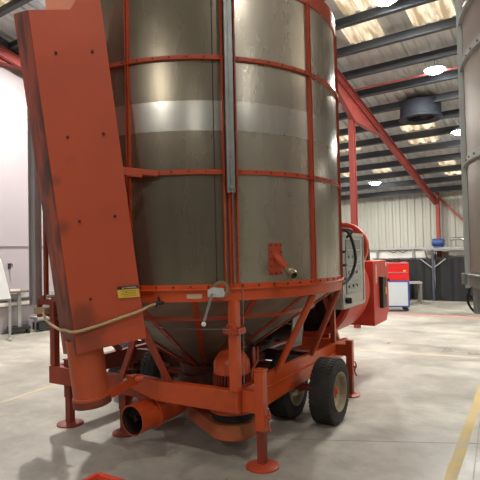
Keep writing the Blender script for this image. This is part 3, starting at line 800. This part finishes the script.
# ---- control panel on the right side of the bin
bm = NB(); box(bm, (1.53, -1.03, 1.39), (.88, .12, .86)); cp = obj('control_panel', bm, BOX, D, bevel=.006)
bm = NB()
for a, b in (((1.12, 1.80), (1.94, 1.80)), ((1.12, .98), (1.94, .98))): bar(bm, (a[0], -1.095, a[1]), (b[0], -1.095, b[1]), .016, .04)
for x in (1.12, 1.94): bar(bm, (x, -1.095, .97), (x, -1.095, 1.81), .04, .016, up=(0, 1, 0))
obj('panel_door_frame', bm, BOX, cp)
bm = NB(); box(bm, (1.53, -1.096, 1.43), (.56, .008, .62)); obj('panel_window', bm, mat('window_grey_green', (.22, .25, .24), .18, .2, (.32, .34, .31), 5, .7), cp)
bm = NB()
for z in (1.25, 1.45, 1.62): bar(bm, (1.28, -1.103, z), (1.78, -1.103, z), .006, .012)
for x in (1.35, 1.5, 1.65):
    for z in (1.2, 1.36, 1.54): rod(bm, (x, -1.10, z), (x, -1.112, z), .02, n=12)
obj('switch_row', bm, mat('switch_grey', (.35, .36, .33), .5), cp)
bm = NB(); rod(bm, (1.22, -1.10, 1.05), (1.22, -1.14, 1.05), .035, n=16); box(bm, (1.22, -1.15, 1.05), (.02, .02, .06)); obj('isolator_knob', bm, BLACK, cp)
bm = NB()
for x, z in ((1.13, 1.3), (1.13, 1.45), (1.13, 1.6)): rod(bm, (x, -1.10, z), (x, -1.125, z), .014, n=10)
obj('door_latch', bm, SOOT, cp)
# ---- fan drum, flange disc, burner housing
bm = NB(); fc = (1.46, -.50, 1.12)
lathe(bm, [(.50, 0), (.555, .0), (.58, .02), (.58, .80), (.555, .82), (.0, .82), (.0, .80), (.50, .78)], 64, fc, (1, 0, 0))
fd = obj('fan_drum', bm, REDP, D)
bm = NB(); rod(bm, (1.56, -.50, 1.12), (1.57, -.50, 1.12), .52, n=48)
for k in range(10):
    a = 2*PI*k/10; bar(bm, (1.53, -.51, 1.12), (1.53, -.51+.5*math.cos(a), 1.12+.5*math.sin(a)), .03, .012)
obj('fan_grille', bm, SOOT, fd)
bm = NB(); box(bm, (1.62, -.50, .54), (.10, .5, .08)); obj('drum_bracket', bm, RED, fd)
bm = NB(); dc = (1.99, -.83, 1.66)
lathe(bm, [(.05, .02), (.27, .02), (.285, -.03), (.315, -.03), (.315, .05), (.05, .05)], 56, dc, (1, 0, 0))
lathe(bm, [(.14, .025), (.15, -.02), (.165, -.02), (.165, .025)], 40, dc, (1, 0, 0))
obj('hose_reel_disc', bm, REDP, D)
bm = NB(); pipe(bm, [(1.10, -.98, 1.86), (1.14, -1.14, 1.84), (1.22, -1.19, 1.7), (1.27, -1.20, 1.5), (1.2, -1.16, 1.32), (1.05, -1.10, 1.24), (.9, -.98, 1.22)], .017, 10)
pipe(bm, [(1.10, -.97, 1.86), (1.32, -.75, 1.88), (1.33, -1.10, 1.86), (1.31, -1.14, 1.80), (1.32, -1.0, 1.73), (1.3, -.85, 1.72)], .016, 10)
obj('black_cable', bm, BLACK, D)
bm = NB()
slab(bm, [(2.34, -1.11, 1.47), (2.34, -1.11, .61), (2.98, -1.11, .61), (3.14, -1.11, .78), (3.14, -1.11, 1.36), (3.04, -1.11, 1.47)], (0, .62, 0))
bh = obj('burner_housing', bm, REDP, D, bevel=.008)
bm = NB(); rod(bm, (2.27, -.62, 1.12), (2.36, -.62, 1.12), .42, .36, 40); obj('air_duct', bm, REDD, bh)
bm = NB(); box(bm, (2.72, -1.135, 1.02), (.20, .05, .40)); box(bm, (2.68, -1.14, 1.20), (.16, .06, .10)); ib = obj('switch_box', bm, BLACK, bh, bevel=.005)
bm = NB(); box(bm, (2.77, -1.163, 1.05), (.06, .006, .10)); obj('switch_sticker', bm, YELL, ib)
bm = NB(); box(bm, (2.46, -1.113, 1.29), (.10, .004, .26)); stk = obj('maker_sticker', bm, mat('sticker_pale_red', (.75, .28, .22), .5), bh)
bm = NB()
for k in range(6): box(bm, (2.46, -1.116, 1.20+k*.035), (.05, .003, .016))
obj('sticker_print', bm, WHITE, stk)
bm = NB(); slab(bm, [(2.96, -1.113, 1.44), (3.02, -1.113, 1.44), (3.02, -1.113, 1.38), (2.96, -1.113, 1.38)], (0, -.003, 0)); obj('small_sticker', bm, WHITE, bh)
bm = NB(); rod(bm, (3.10, -1.11, 1.18), (3.10, -1.135, 1.18), .02); obj('housing_bolt', bm, SOOT, bh)
bm = NB(); pipe(bm, [(2.48, -.85, 1.45), (2.50, -.87, 1.62), (2.60, -.9, 1.74), (2.72, -.92, 1.66), (2.78, -.92, 1.45)], .035, 12)
pipe(bm, [(2.40, -.85, 1.45), (2.42, -.87, 1.55), (2.5, -.9, 1.60)], .025, 10)
obj('flue_hose', bm, mat('dark_grey_hose', (.09, .10, .10), .6), bh)
bm = NB(); bar(bm, (1.5, -.55, .53), (1.95, -.55, .55), .06, .07)
obj('housing_support', bm, RED, bh)
# dark plates, gearbox and hoses under the bin
bm = NB(); rod(bm, (.1, -.05, .60), (1.5, -.38, .66), .085, n=20)
lathe(bm, [(0, 0), (.13, 0), (.15, .05), (.15, .16), (.10, .2), (0, .2)], 28, (.15, -.16, .55)); obj('cross_auger', bm, SOOT, D)
bm = NB(); bar(bm, (.62, -.72, .66), (.70, -.72, 1.0), .20, .012, up=(0, 1, 0)); slab(bm, [(.58, -.70, .60), (.80, -.72, .60), (.82, -.76, .98), (.66, -.74, 1.03)], (0, .01, 0)); obj('galvanised_plate', bm, GREY2, D)
bm = NB()
pipe(bm, [(-.45, -.80, .62), (-.3, -.72, .75), (-.1, -.6, .73), (.1, -.5, .66), (.4, -.4, .70), (.7, -.5, .65)], .022, 8)
pipe(bm, [(-.3, -.7, .6), (.0, -.55, .62), (.25, -.6, .68), (.5, -.55, .72), (.8, -.6, .95)], .018, 8)
obj('hydraulic_hose', bm, BLACK, D)
bm = NB(); pipe(bm, [(-.55, -.86, .57), (-.55, -.86, .63), (-.44, -.80, .70), (-.40, -.78, .78)], .012, 8); obj('lever_rod', bm, RED, D)
# grey elevator mast and prop rod behind the chute
bm = NB(); mx0, my0 = -.95, 1.375
bar(bm, (mx0, my0, 1.14), (mx0, my0, 3.6), .085, .06, up=(1, 0, 0))
for s in (-1, 1): bar(bm, (mx0-.03, my0+s*.045, 1.14), (mx0-.03, my0+s*.045, 3.6), .008, .045, up=(1, 0, 0))
bb = NB()
for k in range(9): bolt(bb, (mx0-.02, my0+.049, 1.25+k*.28), (0, 1, 0), .012, .015)
obj2('elevator_mast', bm, mat('mast_grey', (.40, .37, .385), .6, 0, (.30, .28, .29), 4, .6), bb, CHROME, D)
bm = NB(); bar(bm, (mx0, 1.235, 1.24), (mx0, 1.235, 3.3), .035, .035); rod(bm, (mx0-.03, 1.235, 1.24), (mx0-.03, 1.235, 1.20), .02); obj('prop_rod', bm, REDD, D)
bm = NB(); box(bm, (mx0-.02, 1.25, 1.09), (.10, .16, .06)); obj('pulley_block', bm, mat('tan_block', (.45, .32, .18), .7, 0, (.3, .2, .1), 9, .5), D)

# ------------------------------------------------------------------ second dryer at the right edge
C2 = V((3.035, 3.30, 0)); RZ2 = 0.0
S = thing('steel_silo', 'tall plain stainless steel silo cut off by the right edge of the photo', 'silo', C2, RZ2)
az0 = math.atan2(-C2.x, C2.y)            # direction from the silo to the camera
taz = math.radians(-47.5)-math.radians(24)
azs2 = [math.radians(-114)+D60*k for k in range(11)]
ZS = [1.43, 2.27, 3.02, 3.38, 4.6]
bin_body(S, RZ2, azs2, ZS, [PERF3], GALV, GALV, .07)
def on2(azd, z, r=RB):
    a = ang_local(math.radians(azd), RZ2); return V((r*math.cos(a), r*math.sin(a), z))
TA = -114.0
bm = NB(); d = on2(TA, 0, 1); tt = V((-d.y, d.x, 0))
bar(bm, on2(TA, 1.30, RB+.022), on2(TA, 4.6, RB+.022), .05, .035, up=d)
bar(bm, on2(TA, 1.30, RB+.012)+tt*.035, on2(TA, 4.6, RB+.012)+tt*.035, .006, .02, up=d); obj('upright_strap', bm, GALV, S)
bm = NB(); lathe(bm, [(RB-.03, 1.32), (RB+.012, 1.32), (RB+.012, 1.40), (RB+.035, 1.405), (RB+.035, 1.412), (RB+.008, 1.416), (RB+.008, 1.44), (RB-.03, 1.44)], 100)
lb = obj('lower_band', bm, GREY2, S, ang=30)
bm = NB(); d = on2(TA+1, 0, 1); box(bm, on2(TA, 1.37, RB+.03), (.06, .05, .085)); obj('corner_bracket', bm, GREY2, S, bevel=.004)
bm = NB(); bar(bm, on2(TA+8, 1.36, RB-.03), on2(TA+8, 1.125, RB-.03), .055, .055); 
obj('stub_leg', bm, GREY2, S, bevel=.004)
bm = NB(); q = on2(TA, 1.27, RB+.0)
pipe(bm, [q+V((0, 0, .05)), q+V((-.03, .0, -.05)), q+V((-.01, .0, -.12)), q+V((.03, -.02, -.15)), q+V((.09, -.1, -.05)), q+V((.2, -.2, -.02))], .009, 8)
pipe(bm, [q+V((-.04, -.02, -.02)), q+V((0, -.1, -.06)), q+V((.10, -.2, -.07)), q+V((.3, -.35, -.03))], .012, 8)
obj('black_cable', bm, BLACK, S)
bm = NB(); lathe(bm, [(.25, .60), (.258, .60), (1.345, 1.33), (1.337, 1.33)], 66); obj('hopper_cone', bm, mat('brown_steel', (.20, .12, .07), .5, .3, (.12, .07, .04), 4, .6), S)
bm = NB(); rod(bm, (0, 0, .25), (0, 0, .62), .24, n=36); lathe(bm, [(0, 0), (.5, 0), (.5, .02), (.26, .25), (0, .25)], 40); obj('silo_pedestal', bm, GREY2, S)
for az_ in (40, 75, 130, 180, -160):
    bm = NB(); bar(bm, on2(az_, 0, RB-.05), on2(az_, 1.33, RB-.05), .08, .08); rod(bm, on2(az_, 0, RB-.05), on2(az_, .02, RB-.05), .11); obj('support_leg', bm, GREY2, S)
bm = NB(); lathe(bm, [(RB, 4.58), (RB, 4.6), (.2, 5.0), (.2, 4.98)], 60); obj('silo_roof', bm, GREY2, S)

# ------------------------------------------------------------------ things on the floor
# tool cabinet
T = thing('tool_cabinet', 'red and pale blue tool cabinet standing beside the red burner housing', 'cabinet', (4.05, 13.35, 0), math.radians(-12)); T.scale = (1.12, 1, 1.02)
bm = NB(); box(bm, (0, 0, .455), (.72, .5, .68)); obj('cabinet_body', bm, BLUEC, T, bevel=.01)
bm = NB(); box(bm, (.02, -.252, .455), (.60, .012, .60)); d_ = obj('cabinet_door', bm, CABW, T)
bm = NB(); rod(bm, (-.2, -.28, .40), (-.2, -.28, .52), .01); obj('door_handle', bm, CHROME, d_)
bm = NB(); box(bm, (0, 0, 1.03), (.72, .5, .47)); obj('top_chest', bm, REDC, T, bevel=.01)
for z, h in ((1.16, .14), (.91, .18)):
    bm = NB(); box(bm, (0, -.252, z), (.66, .012, h)); dr = obj('drawer', bm, REDC, T)
    bm = NB(); box(bm, (0, -.262, z+h/2+.004), (.66, .02, .016)); obj('drawer_handle', bm, CHROME, dr)
bm = NB(); box(bm, (.26, -.262, 1.045), (.06, .004, .04)); obj('badge', bm, YELL, T)
for x in (-.28, .28):
    for y in (-.18, .18):
        bm = NB(); lathe(bm, [(0, -.02), (.055, -.02), (.055, .02), (0, .02)], 20, (x, y, .055), (0, 1, 0)); box(bm, (x, y, .10), (.05, .05, .03)); obj('castor', bm, DARK, T)
for i, (x, lbl) in enumerate(((-.22, 'black coiled hose lying on the left end of the red tool cabinet'), (.12, 'black coiled hose lying nearer the right end of the red tool cabinet'))):
    h = thing('coiled_hose', lbl, 'hose', V((4.05+x, 13.35-x*.2, 1.292)), .4*i)
    bm = NB()
    for k in range(3): pipe(bm, [(math.cos(a/10*2*PI)*(.10-.012*k), math.sin(a/10*2*PI)*(.10-.01*k), .02+.032*k) for a in range(11)], .018, 8)
    obj('hose_coil', bm, BLACK, h)
    bm = NB(); rod(bm, (.06, -.06, .10), (.11, -.08, .10), .02); obj('hose_fitting', bm, GREY, h)
# low table frame
F = thing('table_frame', 'low bare metal table frame standing right of the tool cabinet', 'table', (5.10, 15.25, 0), math.radians(-12))
for x in (-.42, .34):
    for y in (-.25, .25):
        bm = NB(); bar(bm, (x, y, 0), (x, y, .60), .06, .06); obj('leg', bm, mat('old_steel', (.20, .18, .15), .6, .4) if (x < 0 and y < 0) else bpy.data.materials['old_steel'], F)
bm = NB(); box(bm, (-.04, 0, .62), (.84, .56, .05)); obj('frame_top', bm, GREY2, F)

# black curtains on the back wall, each hanging from the rail
def curtain(w0, w1, label, c=16.35, m=CURT, h=1.32):
    bm = NB(); n = 40; A = []
    for i in range(n+1):
        w = w0+(w1-w0)*i/n; y = c+.025*math.sin(i*1.3)+.015*math.sin(i*.57)
        A.append((bm.verts.new((w, y, .03)), bm.verts.new((w, y, h)), bm.verts.new((w, y+.012, h)), bm.verts.new((w, y+.012, .03))))
    for a, b in zip(A[:-1], A[1:]):
        for k in range(4): bm.faces.new((a[k], b[k], b[(k+1) % 4], a[(k+1) % 4]))
    bm.faces.new(A[0]); bm.faces.new(A[-1][::-1])
    o = obj('curtain', bm, m); Bobj(o); tag(o, label, 'curtain'); return o
curtain(-5.95, -4.05, 'black sheet curtain between the tool cabinet and the thin post')
curtain(-3.98, -2.0, 'black sheet curtain between the thin post and the silo')
curtain(-5.15, -4.72, 'small dark maroon sheet panel in front of the left black curtain', 16.2, DREDC, .78)
# curtain rail with posts
Rl = thing('curtain_rail', 'thin post with grey rail holding up the black sheets', 'rail', bp(-4.02, 16.3), BR)
bm = NB(); rod(bm, (-2.0, .08, 1.34), (2.1, .08, 1.34), .015, n=10); obj('rail_bar', bm, BLACK, Rl)
bm = NB(); bar(bm, (0, -.05, 0), (0, -.05, 1.6), .06, .06); bar(bm, (0, -.05, .01), (.0, .3, .01), .08, .02); obj('rail_post', bm, mat('dark_blue_grey', (.06, .07, .10), .5), Rl)
for s in (-1, 1):
    bm = NB(); bar(bm, (0, -.05, 1.02), (s*.38, -.05, 1.32), .025, .025); obj('rail_brace', bm, GREY2, Rl)
# wall bench with motor and bent pipe
Bn = thing('wall_bench', 'narrow steel bench on the back wall right of the red column, over the black sheets', 'bench', bp(-3.7, 16.35), BR)
bm = NB(); box(bm, (.1, .1, 1.65), (1.5, .45, .05)); obj('bench_top', bm, GREY2, Bn)
for x in (-.6, 0.75):
    bm = NB(); bar(bm, (x, .1, 1.63), (x, .30, 1.30), .04, .04); bar(bm, (x, .35, 1.3), (x, .35, 1.62), .04, .04); obj('bench_bracket', bm, GREY2, Bn)
bm = NB(); box(bm, (.1, -.12, 1.60), (1.5, .02, .06)); obj('bench_edge', bm, GREY, Bn)
Mo = thing('electric_motor', 'small blue electric motor on the narrow steel bench', 'motor', bp(-3.85, 16.3, 1.675), BR)
bm = NB(); rod(bm, (-.16, 0, .15), (.12, 0, .15), .12, n=24); rod(bm, (.12, 0, .15), (.17, 0, .15), .10, n=24); obj('motor_body', bm, BLUEM, Mo)
bm = NB(); box(bm, (0, 0, .02), (.26, .2, .04)); obj('motor_foot', bm, BLUEM, Mo)
bm = NB(); rod(bm, (.17, 0, .15), (.24, 0, .15), .025); obj('shaft', bm, CHROME, Mo)
Pp = thing('bent_pipe', 'bent bright steel pipe standing beside the blue motor', 'pipe', bp(-3.25, 16.3, 1.675), BR)
bm = NB(); pipe(bm, [(-.25, 0, .24), (.05, 0, .25), (.15, 0, .20), (.18, 0, .10), (.18, 0, 0)], .05, 12); rod(bm, (.18, 0, 0), (.18, 0, .02), .06)
rod(bm, (-.22, 0, 0), (-.22, 0, .24), .022); obj('pipe_run', bm, CHROME, Pp)
Sk = thing('white_box', 'small white package on the wall under the blue motor', 'box', bp(-4.22, 16.83, 1.36), BR)
bm = NB(); box(bm, (0, -.1, .12), (.16, .16, .22)); obj('package', bm, WHITE, Sk); bm = NB(); box(bm, (0, -.185, .12), (.165, .008, .03)); obj('package_tape', bm, CARTON, Sk)
for i, (w, z0, z1) in enumerate(((-4.78, 1.20, 1.66), (-6.0, 1.1, 1.66))):
    o = NB(); box(o, (w, 16.84, (z0+z1)/2), (.06, .05, z1-z0)); box(o, (w, 16.80, z0+.1), (.16, .1, .12))
    tag(Bobj(obj('socket_box', o, GREY)), ('grey socket box on the white wall band right of the tool cabinet', 'grey socket box on the white wall band left of the tool cabinet')[i], 'socket')
bm = NB(); pts = []
for k in range(9): pts.append((-5.6+k*.08, 16.82, 1.60-.07*math.sin(k*PI/4)**2))
pipe(bm, pts, .012, 8); tag(Bobj(obj('hanging_cable', bm, BLACK)), 'black cable looped along the white wall band above the sheets', 'cable')

# roof fan unit
G = thing('ceiling_fan_unit', 'dark round fan unit hanging under the roof near the silo', 'fan', bp(-2.98, 11.4, 4.50), BR)
bm = NB(); lathe(bm, [(.30, .05), (.42, .0), (.47, .02), (.47, .06), (.44, .08), (.43, .40), (.30, .46), (.0, .46), (.0, .42), (.28, .40)], 40); obj('fan_casing', bm, mat('fan_blue_black', (.020, .026, .038), .75, 0), G)
bm = NB()
for k in range(5):
    a = 2*PI*k/5; d = V((math.cos(a), math.sin(a), 0)); n = V((-d.y, d.x, .5)).normalized(); bar(bm, d*.04+V((0, 0, .12)), d*.28+V((0, 0, .12)), .12, .01, up=n)
obj('fan_blade', bm, SOOT, G)
bm = NB()
for k in range(2): bar(bm, (-.38+.76*k, 0, .35), (-.38+.76*k, 0, .66), .04, .04)
bar(bm, (-.38, -.1, .3), (-.62, .1, .68), .03, .03); obj('fan_bracket', bm, PURL, G)
# things by the left wall
Wb = thing('white_board', 'white board on a metal stand, cut off by the left edge of the photo', 'board', (-4.66, 9.9, 0), math.radians(25))
bm = NB(); slab(bm, [(-.75, 0, .78), (.085, 0, .82), (-.09, 0, 1.62), (-.75, 0, 1.62)], (0, .04, 0)); obj('board', bm, mat('bright_white_board', (.93, .95, .96), .35), Wb)
bm = NB(); bar(bm, (.06, .06, .0), (.06, .06, .86), .05, .05); bar(bm, (-.7, .06, 0), (-.7, .06, .8), .05, .05); bar(bm, (-.7, .06, .80), (.06, .06, .80), .04, .04)
bar(bm, (.06, -.2, .02), (.06, .35, .02), .06, .04); bar(bm, (-.7, -.2, .02), (-.7, .35, .02), .06, .04); obj('stand', bm, GREY2, Wb)
Tr = thing('trolley', 'small pedestal trolley with a dark wooden top by the left wall', 'trolley', (-4.80, 10.78, 0), math.radians(-55))
bm = NB(); box(bm, (0, 0, .90), (.34, .50, .035)); obj('trolley_top', bm, WOODD, Tr)
bm = NB(); bar(bm, (0, 0, .10), (0, 0, .885), .07, .07); obj('trolley_post', bm, GREY2, Tr)
bm = NB(); box(bm, (0, 0, .12), (.30, .42, .06)); obj('trolley_base', bm, BLACK, Tr)
for x in (-.12, .12):
    for y in (-.17, .17):
        bm = NB(); lathe(bm, [(0, -.015), (.05, -.015), (.05, .015), (0, .015)], 16, (x, y, .05), (0, 1, 0)); obj('castor', bm, DARK, Tr)
Cr = thing('carton', 'flat pale carton lying on the wooden trolley top', 'carton', Tr.matrix_basis @ V((0.05, -.10, .9185)), math.radians(40))
bm = NB(); box(bm, (0, 0, .02), (.2, .14, .04)); obj('carton_body', bm, WHITE, Cr); bm = NB(); box(bm, (0, 0, .0415), (.2, .03, .003)); obj('carton_tape', bm, CARTON, Cr)
Rk = thing('low_rack', 'low grey metal rack along the left wall behind the outrigger post', 'rack', (-4.15, 11.5, 0), math.radians(55))
bm = NB(); box(bm, (.1, 0, .30), (1.6, .3, .05)); obj('rack_shelf', bm, GREY2, Rk)
for x in (-.65, 0.1, .85):
    bm = NB(); bar(bm, (x, 0, 0), (x, 0, .82 if x == .1 else .28), .04, .04); obj('rack_leg', bm, GREY2, Rk)
bm = NB(); box(bm, (.1, .0, .12), (1.5, .25, .16)); obj('rack_crate', bm, BLACK, Rk)
Br_ = thing('wall_bracket', 'small dark hook bracket on the pale left wall above the trolley', 'bracket', bp(WL+.02, 6.05, 1.45), BR)
bm = NB(); box(bm, (0, 0, 0), (.03, .06, .12)); pipe(bm, [(0, 0, .03), (.09, .0, .05), (.11, 0, -.02)], .012, 8); obj('hook', bm, BLACK, Br_)

# red frame piece lying on the floor in front
K = thing('floor_frame', 'small bright red steel frame lying on the floor at the bottom edge of the photo', 'frame', (-.965, 3.33, 0), math.radians(-32))
RF = mat('fresh_red_paint', (.80, .085, .04), .4, 0, (.65, .06, .03), 6, .4)
bm = NB(); bar(bm, (-.11, .09, .09), (-.11, -.28, .09), .035, .06); obj('frame_rail', bm, RF, K, bevel=.004)
bm = NB(); bar(bm, (.11, .09, .09), (.11, -.28, .09), .035, .06); obj('frame_rail', bm, RF, K, bevel=.004)
bm = NB(); bar(bm, (-.11, .09, .09), (.13, .09, .09), .04, .06); obj('cross_bar', bm, RF, K, bevel=.004)
for x, y in ((-.11, .08), (.11, .08), (-.11, -.26), (.11, -.26)):
    bm = NB(); bar(bm, (x, y, 0), (x, y, .065), .035, .035); obj('foot', bm, RF, K)

# ------------------------------------------------------------------ camera, world, view
pitch, roll = .02837, .02238
ex_ = V((1, 0, 0)); eu = V((0, -math.sin(pitch), math.cos(pitch))); ef = V((0, math.cos(pitch), math.sin(pitch)))
rx = ex_*math.cos(roll)-eu*math.sin(roll); ry = ex_*math.sin(roll)+eu*math.cos(roll)
cd = bpy.data.cameras.new('camera'); cam = bpy.data.objects.new('camera', cd); COL.objects.link(cam)
M = Matrix((rx, ry, -ef)).transposed().to_4x4(); M.translation = V((0, 0, 1.6)); cam.matrix_world = M
cd.sensor_width = 36; cd.lens = 36*497.7/480; cd.clip_start = .05; cd.clip_end = 200
bpy.context.scene.camera = cam
w = bpy.data.worlds.new('world'); bpy.context.scene.world = w; w.use_nodes = True
w.node_tree.nodes['Background'].inputs[0].default_value = (.6, .7, .85, 1); w.node_tree.nodes['Background'].inputs[1].default_value = .4
vs = bpy.context.scene.view_settings
vs.view_transform = 'Standard'; vs.look = 'None'; vs.gamma = 1; vs.use_curve_mapping = False; vs.exposure = 0.22
